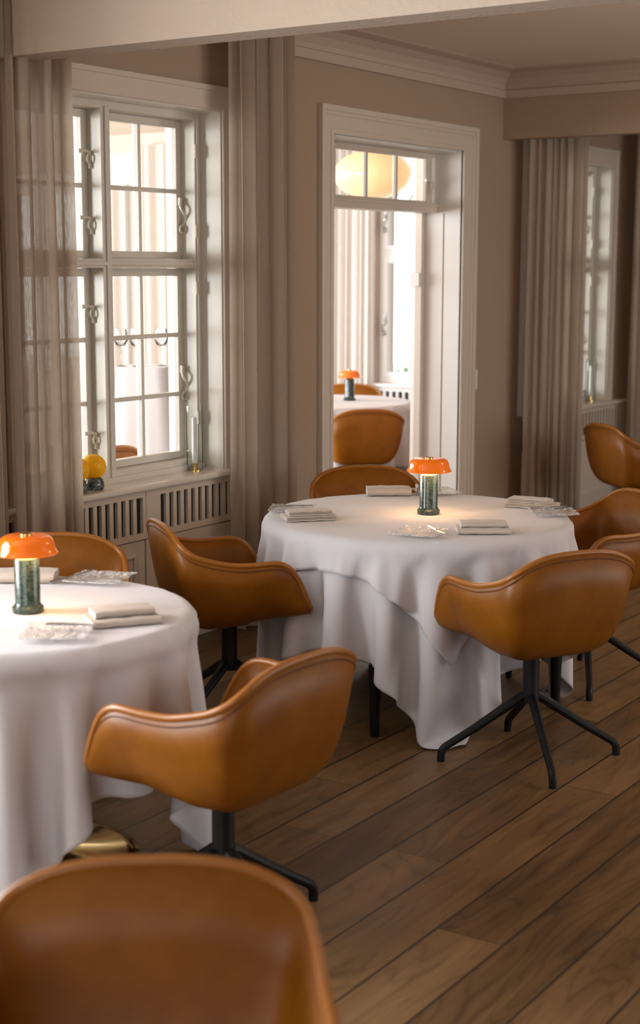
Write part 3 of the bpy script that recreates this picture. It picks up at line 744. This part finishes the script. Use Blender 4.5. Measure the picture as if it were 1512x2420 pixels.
# ------------------------------------------------------------------ draped tablecloths (cloth relaxation)
def drape(side, rot, Rt, zt, n, steps, seed, under=None, pin_r=None, bend=0.03, corner=0.0, pinch=None):
    rng = np.random.default_rng(seed)
    h = side / (n - 1)
    u = np.linspace(-side / 2, side / 2, n)
    X, Y = np.meshgrid(u, u, indexing='ij')
    cut = 1 - corner * (np.abs(X * Y) / (side / 2) ** 2) ** 1.5
    X, Y = X * cut, Y * cut
    c, s = math.cos(rot), math.sin(rot)
    P = np.stack([X * c - Y * s, X * s + Y * c, np.full_like(X, zt + 0.001)], -1)
    r0 = np.hypot(P[..., 0], P[..., 1]); REST = P.copy()
    # start as a cone hanging from the rim with a little noise
    out = np.maximum(r0 - Rt, 0)
    ang = np.arctan2(P[..., 1], P[..., 0])
    k = 7 + seed % 4
    rr = np.where(out > 0, Rt + 0.22 * out + 0.10 * out * np.sin(k * 2 * ang + seed) , r0)
    if pinch is not None:
        for pa in pinch:
            da = (ang - pa + PI) % (2 * PI) - PI
            rr = rr - np.where(out > 0, 0.32 * out * np.exp(-(da / 0.07) ** 2), 0) + np.where(out > 0, 0.18 * out * np.exp(-((np.abs(da) - 0.17) / 0.08) ** 2), 0)
    P[..., 0] = np.cos(ang) * rr; P[..., 1] = np.sin(ang) * rr
    P[..., 2] -= 0.93 * out
    P += rng.normal(0, 0.002, P.shape) * (out > 0)[..., None]
    pr = pin_r if pin_r else Rt - 0.025
    wgt = (r0 > pr).astype(float)[..., None]
    V = np.zeros_like(P); dt = 1 / 60.0
    def rl(a, b): return np.sqrt(((REST[b] - REST[a]) ** 2).sum(-1, keepdims=True))
    def con(a, b, L, k, comp=1.0):
        Pa, Pb = P[a], P[b]
        d = Pb - Pa; l = np.sqrt((d * d).sum(-1, keepdims=True)) + 1e-9
        st = np.where(l > L, k, k * comp)
        wa, wb = wgt[a], wgt[b]
        q = d * (st * (l - L) / l / np.maximum(wa + wb, 1e-6))
        P[a] = Pa + q * wa; P[b] = Pb - q * wb
    S = slice
    def idx(o, step, m_):  # pairs start at o, spacing
        return o
    sets = []
    for o in (0, 1):
        e = n - 1 - ((n - 1 - o) % 2)
        A = np.arange(o, n - 1, 2); Bq = A + 1
        sets.append(((A, S(None)), (Bq, S(None)), rl((A, S(None)), (Bq, S(None))), 1.0, 0.9))
        sets.append(((S(None), A), (S(None), Bq), rl((S(None), A), (S(None), Bq)), 1.0, 0.9))
    dg = h * math.sqrt(2)
    for o in (0, 1):
        A = np.arange(o, n - 1, 2)
        sets.append(((A, S(0, n - 1)), (A + 1, S(1, n)), rl((A, S(0, n - 1)), (A + 1, S(1, n))), 0.5, 0.5))
        sets.append(((A, S(1, n)), (A + 1, S(0, n - 1)), rl((A, S(1, n)), (A + 1, S(0, n - 1))), 0.5, 0.5))
    bend_sets = []
    g = 3
    for o in range(2 * g):
        A = np.array([a for a in range(o, n - g, 2 * g)])
        if len(A):
            bend_sets.append(((A, S(None)), (A + g, S(None)), rl((A, S(None)), (A + g, S(None))))); bend_sets.append(((S(None), A), (S(None), A + g), rl((S(None), A), (S(None), A + g))))
    rim = 0.012
    for it in range(steps):
        V[..., 2] -= 9.8 * dt; V *= 0.985 if it < steps * 0.7 else 0.93
        Q = P.copy()
        P += V * dt * wgt
        for _ in range(14):
            for a, b, L, kk, cp in sets: con(a, b, L, kk, cp)
            for a, b, L in bend_sets: con(a, b, L, bend, 1.0)
        r = np.hypot(P[..., 0], P[..., 1]); z = P[..., 2]
        # table disc: push out of the slab
        ins = (r < Rt) & (z < zt) & (z > zt - 0.06)
        upd = (zt - z) < (Rt - r)
        P[..., 2] = np.where(ins & upd, zt, P[..., 2])
        sc = np.where(ins & ~upd, Rt / np.maximum(r, 1e-6), 1)
        P[..., 0] *= sc; P[..., 1] *= sc
        # keep the hanging part outside the leg frame
        r = np.hypot(P[..., 0], P[..., 1]); low = (P[..., 2] < zt - 0.06) & (r < Rt * 0.80)
        sc = np.where(low, Rt * 0.80 / np.maximum(r, 1e-6), 1); P[..., 0] *= sc; P[..., 1] *= sc
        if under is not None:
            tb, zb, tab = under
            th = (np.arctan2(P[..., 1], P[..., 0]) + PI) / (2 * PI) * tb; zi = np.clip((P[..., 2] / zt * zb), 0, zb - 1).astype(int)
            lim = np.minimum(tab[(th.astype(int)) % tb, zi] + 0.008, Rt + 0.004 + np.maximum(zt - P[..., 2], 0) * 0.9)
            r = np.hypot(P[..., 0], P[..., 1])
            bad = (P[..., 2] < zt - 0.004) & (r < lim)
            sc = np.where(bad, lim / np.maximum(r, 1e-6), 1); P[..., 0] *= sc; P[..., 1] *= sc
        P[..., 2] = np.maximum(P[..., 2], 0.008)
        V = (P - Q) / dt
        vm = np.sqrt((V * V).sum(-1, keepdims=True)); V *= np.minimum(1, 3.0 / np.maximum(vm, 1e-6))
    return P
def radial_table(P, zt, tb=240, zb=40):
    tab = np.zeros((tb, zb))
    a, b = P[:-1, :-1], P[1:, 1:]
    pts = [P, (P[:-1] + P[1:]) / 2, (P[:, :-1] + P[:, 1:]) / 2, (a + b) / 2]
    for q in pts:
        q = q.reshape(-1, 3); r = np.hypot(q[:, 0], q[:, 1])
        ti = ((np.arctan2(q[:, 1], q[:, 0]) + PI) / (2 * PI) * tb).astype(int) % tb; zi = np.clip(q[:, 2] / zt * zb, 0, zb - 1).astype(int)
        np.maximum.at(tab, (ti, zi), r)
    t2 = tab.copy()
    for s_ in (-1, 1): t2 = np.maximum(t2, np.roll(tab, s_, 0))
    # nothing recorded below the hem: reuse the radius above
    for z in range(zb - 2, -1, -1):
        t2[:, z] = np.where(t2[:, z] < 0.1, t2[:, z + 1], t2[:, z])
    return tb, zb, t2
def cloth_obj(name, P, loc, label, mat, lift=0.0):
    n = P.shape[0]
    me = bpy.data.meshes.new(name)
    v = P.reshape(-1, 3).copy(); v[:, 2] += lift
    f = [(i * n + j, (i + 1) * n + j, (i + 1) * n + j + 1, i * n + j + 1) for i in range(n - 1) for j in range(n - 1)]
    me.from_pydata([tuple(x) for x in v], [], f); me.update()
    me.materials.append(mat); me.polygons.foreach_set('use_smooth', [True] * len(me.polygons))
    o = bpy.data.objects.new(name, me); C.objects.link(o); o.location = loc
    sb = o.modifiers.new('sub', 'SUBSURF'); sb.levels = 1; sb.render_levels = 1
    md = o.modifiers.new('thick', 'SOLIDIFY'); md.thickness = 0.0016; md.offset = -1
    return tag(o, label, 'tablecloth')
ZT = 0.742
UND = drape(1.97, R(-3), 0.600, ZT, 80, 220, 3, corner=0.06, pinch=[R(-46)])
TAB = radial_table(UND, ZT)
OVR = drape(1.42, R(-3), 0.606, ZT + 0.003, 60, 130, 5, under=TAB)
LFT = drape(1.74, R(-7), 0.520, ZT, 76, 220, 6)
cloth_obj('tablecloth', UND, (*MT, 0), 'long white under-cloth of the central table, its pointed corners nearly touching the floor', M['linen'])
cloth_obj('tablecloth', OVR, (*MT, 0), 'short white top cloth draped over the central round table', M['linen'])
cloth_obj('tablecloth', LFT, (*LT, 0), 'long white tablecloth on the left table cut by the picture edge', M['linen'])
cloth_obj('tablecloth', UND, (*FT, 0), 'white tablecloth on the sunroom table seen through the doorway', M['linen'])

def round_table(loc, label, rt, legs=None, brass=False):
    t = thing('round_table', label, 'table', (*loc, 0))
    bm = bmesh.new(); lathe(bm, [(0, 0.70), (rt - 0.03, 0.70), (rt - 0.02, 0.71), (rt - 0.02, ZT - 0.022), (rt - 0.032, ZT - 0.008), (0, ZT - 0.006)], 64, cap=False)
    finish('tabletop', bm, M['blackwood'], t, smooth=True)
    if legs:
        for x, y in legs:
            bm = bmesh.new(); lathe(bm, [(0.017, 0.0), (0.0235, 0.25), (0.026, 0.70)], 20, x - loc[0], y - loc[1]); finish('leg', bm, M['blackwood'], t, smooth=True)
    if brass:
        bm = bmesh.new(); lathe(bm, [(0.335, 0.0), (0.34, 0.006), (0.336, 0.014), (0.30, 0.020), (0.10, 0.045), (0.045, 0.07), (0.035, 0.12), (0.035, 0.70)], 64); finish('pedestal', bm, M['brass'], t, smooth=True, sm_ang=60)
    return t
round_table(MT, 'round central table with black tapered legs under white cloths', 0.596, [(-2.80, 4.57), (-2.40, 5.26), (-3.49, 4.97), (-3.09, 5.66)])
round_table(LT, 'left round table on a polished brass pedestal base', 0.516, brass=True)
round_table(FT, 'round table in the sunroom under a white cloth', 0.596, [(-5.7, 8.8), (-5.6, 9.4), (-6.3, 8.9), (-6.2, 9.5)])

# ------------------------------------------------------------------ table lamps
def lamp(loc, label, lit=True):
    t = thing('table_lamp', label, 'lamp', loc, 0.4, 'marble table lamps')
    bm = bmesh.new(); lathe(bm, [(0.0, 0.0), (0.043, 0.0), (0.0445, 0.004), (0.0445, 0.014), (0.041, 0.018), (0.037, 0.022), (0.0355, 0.028), (0.0355, 0.150), (0.034, 0.154), (0.0, 0.154)], 48, cap=False)
    base = finish('base', bm, M['gmarble'], t, smooth=True)
    bm = bmesh.new(); lathe(bm, [(0.0, 0.153), (0.029, 0.154), (0.024, 0.160), (0.012, 0.166), (0.0, 0.167)], 24, cap=False)
    finish('bulb', bm, M['bulb'] if lit else M['brass'], base, smooth=True)
    bm = bmesh.new(); lathe(bm, [(0.005, 0.182), (0.005, 0.222)], 10); finish('stem', bm, M['brass'], t, smooth=True)
    prof = [(0.0865, 0.166), (0.088, 0.168), (0.084, 0.174), (0.079, 0.184), (0.077, 0.196), (0.072, 0.208), (0.062, 0.215), (0.03, 0.216), (0.0, 0.2165)]
    inn = [(0.0, 0.2125), (0.03, 0.212), (0.060, 0.211), (0.068, 0.205), (0.073, 0.195), (0.075, 0.183), (0.080, 0.174), (0.0845, 0.168), (0.0865, 0.166)]
    bm = bmesh.new(); lathe(bm, prof, 48, cap=False); nf = len(bm.faces); lathe(bm, inn, 48, cap=False)
    for f_ in list(bm.faces)[nf:]: f_.material_index = 1
    shd = finish('lamp_shade', bm, [M['shade'] if lit else M['shade_off'], M['shade_in'] if lit else M['shade_in_off']], t, smooth=True, sm_ang=60)
    bm = bmesh.new(); lathe(bm, [(0.0, 0.2168), (0.016, 0.2168), (0.016, 0.2215), (0.014, 0.223), (0.0, 0.223)], 24, cap=False); finish('finial', bm, M['brass'], shd, smooth=True)
    if lit:
        l = bpy.data.lights.new('lamp_glow', 'POINT'); l.energy = 0.6; l.color = (1.0, 0.70, 0.40); l.shadow_soft_size = 0.004
        o = bpy.data.objects.new('lamp_glow', l); C.objects.link(o); o.location = (0.0, 0, 0.1745); o.parent = t
    return t
lamp((-2.888, 5.104, ZT + 0.006), 'green marble table lamp with glowing orange glass shade on the central table')
lamp((-2.98, 3.001, ZT + 0.002), 'green marble table lamp with glowing orange glass shade on the left table')
lamp((-5.902, 9.251, ZT + 0.002), 'green marble table lamp with orange glass shade on the sunroom table', lit=False)

# ------------------------------------------------------------------ napkins, plates, knives
def napkin(loc, rz, label, w=0.15, kind=0):
    bm = bmesh.new()
    def fold(y0, y1, z0, layers, th, x0, x1):
        # a flat multi-layer fold: outline with rounded spine at y1 and open edges at y0
        H = layers * th
        prof = []
        for k in range(layers):
            za = z0 + k * th
            prof.append(((y0 + 0.004 * (k % 2)), za + th * 0.12)); prof.append(((y0 - 0.002 + 0.004 * (k % 2)), za + th * 0.5)); prof.append((y0 + 0.004 * (k % 2), za + th * 0.88)); prof.append((y0 + 0.012, za + th))
        for k in range(9):
            a = PI / 2 - PI * k / 8
            prof.append((y1 - H / 2 + math.cos(a) * H / 2 * 1.3, z0 + H / 2 + math.sin(a) * H / 2))
        rings = []
        for i in range(7):
            x = x0 + (x1 - x0) * i / 6
            sq = 1.0 if 0 < i < 6 else 0.93
            rings.append([bm.verts.new((x, p[0], z0 + (p[1] - z0) * sq + 0.0012 * math.sin(9 * i + p[0] * 60))) for p in prof])
        for a, b in zip(rings, rings[1:]):
            for i in range(len(prof)): bm.faces.new((a[i], a[(i + 1) % len(prof)], b[(i + 1) % len(prof)], b[i]))
        bm.faces.new(rings[0][::-1]); bm.faces.new(rings[-1])
    if kind == 0:      # two folded halves, the upper one lying across the lower
        fold(-0.055, 0.055, 0.0, 3, 0.0065, -w / 2, w / 2)
        fold(-0.050, 0.022, 0.0195, 3, 0.0065, -w / 2 + 0.008, w / 2 - 0.012)
    elif kind == 1:    # high roll
        fold(-0.050, 0.045, 0.0, 4, 0.0085, -w / 2, w / 2)
    bmesh.ops.remove_doubles(bm, verts=bm.verts[:], dist=1e-6)
    o = finish('napkin', bm, M['napkin'], smooth=True, sm_ang=50)
    o.location = loc; o.rotation_euler = (0, 0, rz); o.scale = (1.28, 1.05, 1.0)
    md = o.modifiers.new('b', 'BEVEL'); md.width = 0.001; md.segments = 2; md.limit_method = 'ANGLE'
    return tag(o, label, 'napkin', 'folded linen napkins')
def plate(loc, rz, label):
    bm = bmesh.new(); n = 18; s = 0.088
    g = []
    for i in range(n + 1):
        row = []
        for j in range(n + 1):
            x, y = (i / n * 2 - 1), (j / n * 2 - 1)
            e = max(abs(x), abs(y))
            z = 0.003 + 0.012 * max(0, e - 0.55) ** 1.5 * 2.6 + 0.0018 * noise.noise((x * 5, y * 5, loc[0] * 9))
            wv = 1 + 0.03 * math.sin(9 * math.atan2(y, x))
            row.append(bm.verts.new((x * s * wv, y * s * wv, z)))
        g.append(row)
    for i in range(n):
        for j in range(n): bm.faces.new((g[i][j], g[i + 1][j], g[i + 1][j + 1], g[i][j + 1]))
    o = finish('glass_plate', bm, M['plate'], smooth=True, sm_ang=None); o.location = loc; o.rotation_euler = (0, 0, rz)
    md = o.modifiers.new('t', 'SOLIDIFY'); md.thickness = 0.003; md.offset = 1
    return tag(o, label, 'plate', 'square textured glass plates')
def knife(loc, rz, label, tilt=0.0):
    t = thing('butter_knife', label, 'knife', loc, rz, 'butter knives'); t.rotation_euler = (0, tilt, rz)
    bm = bmesh.new(); tube(bm, [(-0.085, 0, 0.004), (-0.07, 0, 0.0045), (-0.02, 0, 0.004), (0.0, 0, 0.004)], [0.0035, 0.0048, 0.0038, 0.003], 8); finish('handle', bm, M['steel'], t, smooth=True)
    bm = bmesh.new(); pts = [(0, -0.004), (0.02, -0.008), (0.055, -0.009), (0.075, -0.003), (0.078, 0.004), (0.06, 0.006), (0, 0.004)]
    a = [bm.verts.new((x, y, 0.003)) for x, y in pts]; b = [bm.verts.new((x, y, 0.0048)) for x, y in pts]
    bm.faces.new(a[::-1]); bm.faces.new(b)
    for i in range(len(pts)): bm.faces.new((a[i], a[(i + 1) % len(pts)], b[(i + 1) % len(pts)], b[i]))
    finish('blade', bm, M['steel'], t)
    return t
Z1 = ZT + 0.006; Z2 = ZT + 0.002
plate((-2.676, 4.663, Z1), R(10), 'square textured glass plate at the front edge of the central table')
knife((-2.62, 4.69, Z1 + 0.016), R(-40), 'small steel butter knife on the front plate of the central table')
napkin((-2.515, 4.845, Z1), R(214), 'folded beige napkin near the front of the central table, behind the back-turned chair')
plate((-3.37, 4.864, Z1), R(30), 'square textured glass plate at the left edge of the central table')
knife((-3.36, 4.86, Z1 + 0.016), R(40), 'small steel butter knife on the left plate of the central table')
napkin((-3.203, 4.731, Z1), R(48), 'folded beige napkin at the left edge of the central table')
plate((-2.47, 5.352, Z1), R(35), 'square textured glass plate at the right edge of the central table')
knife((-2.51, 5.40, Z1 + 0.016), R(55), 'small steel butter knife on the right plate of the central table')
napkin((-2.625, 5.485, Z1), R(5), 'folded beige napkin at the right edge of the central table')
plate((-3.12, 5.575, Z1), R(50), 'square textured glass plate behind the lamp of the central table')
knife((-3.20, 5.55, Z1 + 0.016), R(120), 'small steel butter knife behind the lamp of the central table', tilt=-0.1)
napkin((-3.271, 5.437, Z1), R(216), 'rolled pinkish napkin left of the lamp at the back of the central table', w=0.145, kind=1)
plate((-3.093, 3.424, Z2), R(20), 'square glass plate at the back of the left table')
knife((-3.15, 3.37, Z2 + 0.016), R(75), 'steel cutlery piece on the back plate of the left table', tilt=-0.12)
napkin((-3.285, 3.30, Z2), R(214), 'folded napkin behind the lamp on the left table', w=0.15, kind=1)
plate((-2.714, 2.834, Z2), R(35), 'square glass plate at the front edge of the left table')
knife((-2.70, 2.90, Z2 + 0.016), R(30), 'steel butter knife on the front plate of the left table')
napkin((-2.675, 3.05, Z2), R(236), 'folded napkin at the front right edge of the left table')

# ------------------------------------------------------------------ things on the sills
def candle(loc, label):
    t = thing('candle_holder', label, 'candle holder', loc, 0, 'candle holders on the window sills')
    bm = bmesh.new(); lathe(bm, [(0, 0), (0.033, 0), (0.033, 0.004), (0.014, 0.006), (0.013, 0.034), (0.0, 0.034)], 28, cap=False); finish('brass_cup', bm, M['brass'], t, smooth=True)
    bm = bmesh.new(); lathe(bm, [(0, 0.03), (0.0125, 0.03), (0.011, 0.245), (0.004, 0.25), (0, 0.25)], 20, cap=False); finish('candle', bm, M['wax'], t, smooth=True)
    bm = bmesh.new(); lathe(bm, [(0.037, 0.001), (0.037, 0.30), (0.0345, 0.30), (0.0345, 0.001)], 40, cap=False); finish('glass_cylinder', bm, M['clear'], t, smooth=True)
    return t
ca = candle((-4.365, 5.505, 0.762), 'white candle in a clear glass cylinder on the near window sill')
dup(ca, (-4.365, 10.02, 0.762), 0, 'white candle in a clear glass cylinder on the window sill beyond the beam')
def vase(loc, label, rz=0):
    t = thing('amber_vase', label, 'vase', loc, rz, 'amber glass balls on marble bases'); t.scale = (1.12, 1.12, 1.12)
    bm = bmesh.new(); lathe(bm, [(0, 0), (0.036, 0), (0.041, 0.012), (0.040, 0.028), (0.033, 0.044), (0.026, 0.048), (0, 0.048)], 32, cap=False); finish('base', bm, M['bmarble'], t, smooth=True)
    bm = bmesh.new(); S = 72; rows = []
    for j in range(25):
        th = 0.30 + (PI - 0.42 - 0.30) * j / 24
        row = []
        for i in range(S):
            a = 2 * PI * i / S
            rr = 0.0475 * (1 + 0.05 * math.cos(22 * (a + 0.55 * th)))
            row.append(bm.verts.new((rr * math.sin(th) * math.cos(a), rr * math.sin(th) * math.sin(a), 0.088 + 0.0475 * math.cos(th))))
        rows.append(row)
    for p, q in zip(rows, rows[1:]):
        for i in range(S): bm.faces.new((p[i], q[i], q[(i + 1) % S], p[(i + 1) % S]))
    o = finish('glass_ball', bm, M['amber'], t, smooth=True, sm_ang=None)
    md = o.modifiers.new('t', 'SOLIDIFY'); md.thickness = 0.002
    return t
va = vase((-4.335, 4.775, 0.762), 'ribbed amber glass ball on a dark marble base on the near sill, nearest the mullion')
dup(va, (-4.325, 4.660, 0.762), 0.5, 'ribbed amber glass ball on the near sill, half hidden by the curtain edge')
dup(va, (-4.345, 9.02, 0.762), 0.9, 'amber glass ball glowing behind the curtain beyond the beam')

# warm ceiling pendant of the dining room, to the right of the view
pl = thing('pendant_lamp', 'warm white globe lamp hanging from the ceiling right of the view', 'lamp', (-0.9, 6.6, 2.45))
bm = bmesh.new(); bmesh.ops.create_uvsphere(bm, u_segments=32, v_segments=16, radius=0.14); finish('globe', bm, glow('globe_glass', (1.0, 0.72, 0.46), 44.0, (0.9, 0.85, 0.8)), pl, smooth=True, sm_ang=None)
bm = bmesh.new(); tube(bm, [(0, 0, 0.13), (0, 0, ZC - 2.45)], 0.006, 8); finish('rod', bm, M['brass'], pl, smooth=True)
# ------------------------------------------------------------------ sunroom things
bm = bmesh.new()
L_ = []
for j in range(15):
    th = 0.10 + (PI - 0.2) * j / 14
    L_.append((0.272 * math.sin(th), 0.168 * math.cos(th)))
lathe(bm, L_, 40, cap=False)
for v_ in bm.verts:
    a = math.atan2(v_.co.y, v_.co.x); k = 1 + 0.012 * math.cos(14 * a); v_.co.x *= k; v_.co.y *= k
lt = thing('paper_lantern', 'large cream paper lantern hanging in the sunroom, seen through the transom', 'lantern', (-5.69, 9.2, 2.335))
finish('lantern_shade', bm, M['lantern'], lt, smooth=True, sm_ang=None)
bm = bmesh.new(); tube(bm, [(0, 0, 0.15), (0, 0, ZC - 2.335)], 0.004, 6); finish('cord', bm, M['cord'], lt)
# tall cocktail table with cloth and wine glasses
ct = thing('cocktail_table', 'small tall table under a white floor-length cloth, seen through the left window', 'table', (-6.02, 7.10, 0), R(34))
bm = bmesh.new(); rings = []
for j in range(12):
    v = j / 11; z = 1.10 * (1 - v); S = 64; ring = []
    for i in range(S):
        a = 2 * PI * i / S; q = 1 / max(abs(math.cos(a)), abs(math.sin(a))); q = min(q, 1.22)
        rr = (0.150 + 0.075 * v) * q * (1 + 0.05 * v * math.sin(9 * a + 1))
        ring.append(bm.verts.new((rr * math.cos(a), rr * math.sin(a), max(z, 0.01))))
    rings.append(ring)
for p, q in zip(rings, rings[1:]):
    for i in range(64): bm.faces.new((p[i], q[i], q[(i + 1) % 64], p[(i + 1) % 64]))
bm.faces.new(rings[0]); finish('cloth_cover', bm, M['linen'], ct, smooth=True, sm_ang=50)
def wine_glass(loc, label):
    bm = bmesh.new(); lathe(bm, [(0.0, 0.0), (0.034, 0.001), (0.006, 0.006), (0.004, 0.02), (0.004, 0.10), (0.010, 0.112), (0.030, 0.130), (0.041, 0.155), (0.041, 0.18), (0.034, 0.225), (0.033, 0.225), (0.039, 0.18), (0.039, 0.156), (0.028, 0.133), (0.0, 0.117)], 28, cap=False)
    o = finish('wine_glass', bm, M['stem'], smooth=True); o.location = loc
    return tag(o, label, 'wine glass', 'wine glasses on the cocktail table')
for dx, dy, lb in ((-0.115, -0.03, 'leftmost wine glass on the tall table in the sunroom'), (0.0, -0.06, 'middle wine glass on the tall table in the sunroom'), (0.10, 0.02, 'rightmost wine glass on the tall table in the sunroom')):
    wine_glass((-6.02 + dx * 0.83, 7.10 + dy + dx * 0.55, 1.102), lb)
# shrub and palm leaves outside the sunroom window
def shrub(loc, rad, label, n=420):
    bm = bmesh.new(); rnd = random.Random(3)
    for _ in range(n):
        d = Vector((rnd.gauss(0, 1), rnd.gauss(0, 1), rnd.gauss(0, 1))).normalized() * rad * rnd.uniform(0.5, 1)
        d.z = abs(d.z); u = Vector((rnd.gauss(0, 1), rnd.gauss(0, 1), rnd.gauss(0, 1))).normalized() * 0.06; v = u.orthogonal().normalized() * 0.03
        bm.faces.new([bm.verts.new(d + q) for q in (u, v, -u, -v)])
    o = finish('shrub', bm, M['leaf']); o.location = loc; o.scale = (1, 1, 1.6)
    return tag(o, label, 'shrub')
shrub((-7.6, 12.9, -0.5), 0.85, 'blurred green shrub outside the sunroom window')
pt = thing('palm_tree', 'palm tree with long green fronds outside the sunroom window', 'palm tree', (-6.2, 12.6, -0.5))
bm = bmesh.new(); tube(bm, [(0, 0, 0), (0.03, 0, 1.6), (0, 0, 3.2)], [0.12, 0.10, 0.09], 14); finish('trunk', bm, M['blackwood'], pt, smooth=True)
for k in range(5):
    a = 0.25 + 0.16 * k
    bm = bmesh.new()
    pts = [Vector((-1.45 * t_ * math.cos(a * 0.6), 0.12 * k * t_, 3.2 + 0.35 * math.sin(t_ * PI) * (1.5 - a) - (0.35 + 0.75 * a) * t_ * t_)) for t_ in [q / 10 for q in range(11)]]
    for q, (p0, p1) in enumerate(zip(pts, pts[1:])):
        w0, w1 = 0.10 * math.sin(PI * (q + 0.3) / 10.6), 0.10 * math.sin(PI * (q + 1.3) / 11.3)
        bm.faces.new([bm.verts.new(v_) for v_ in (p0 + Vector((0, w0 * .5, w0)), p1 + Vector((0, w1 * .5, w1)), p1 - Vector((0, w1 * .5, w1)), p0 - Vector((0, w0 * .5, w0)))])
    bmesh.ops.remove_doubles(bm, verts=bm.verts[:], dist=1e-4)
    finish('frond', bm, M['leaf'], pt)
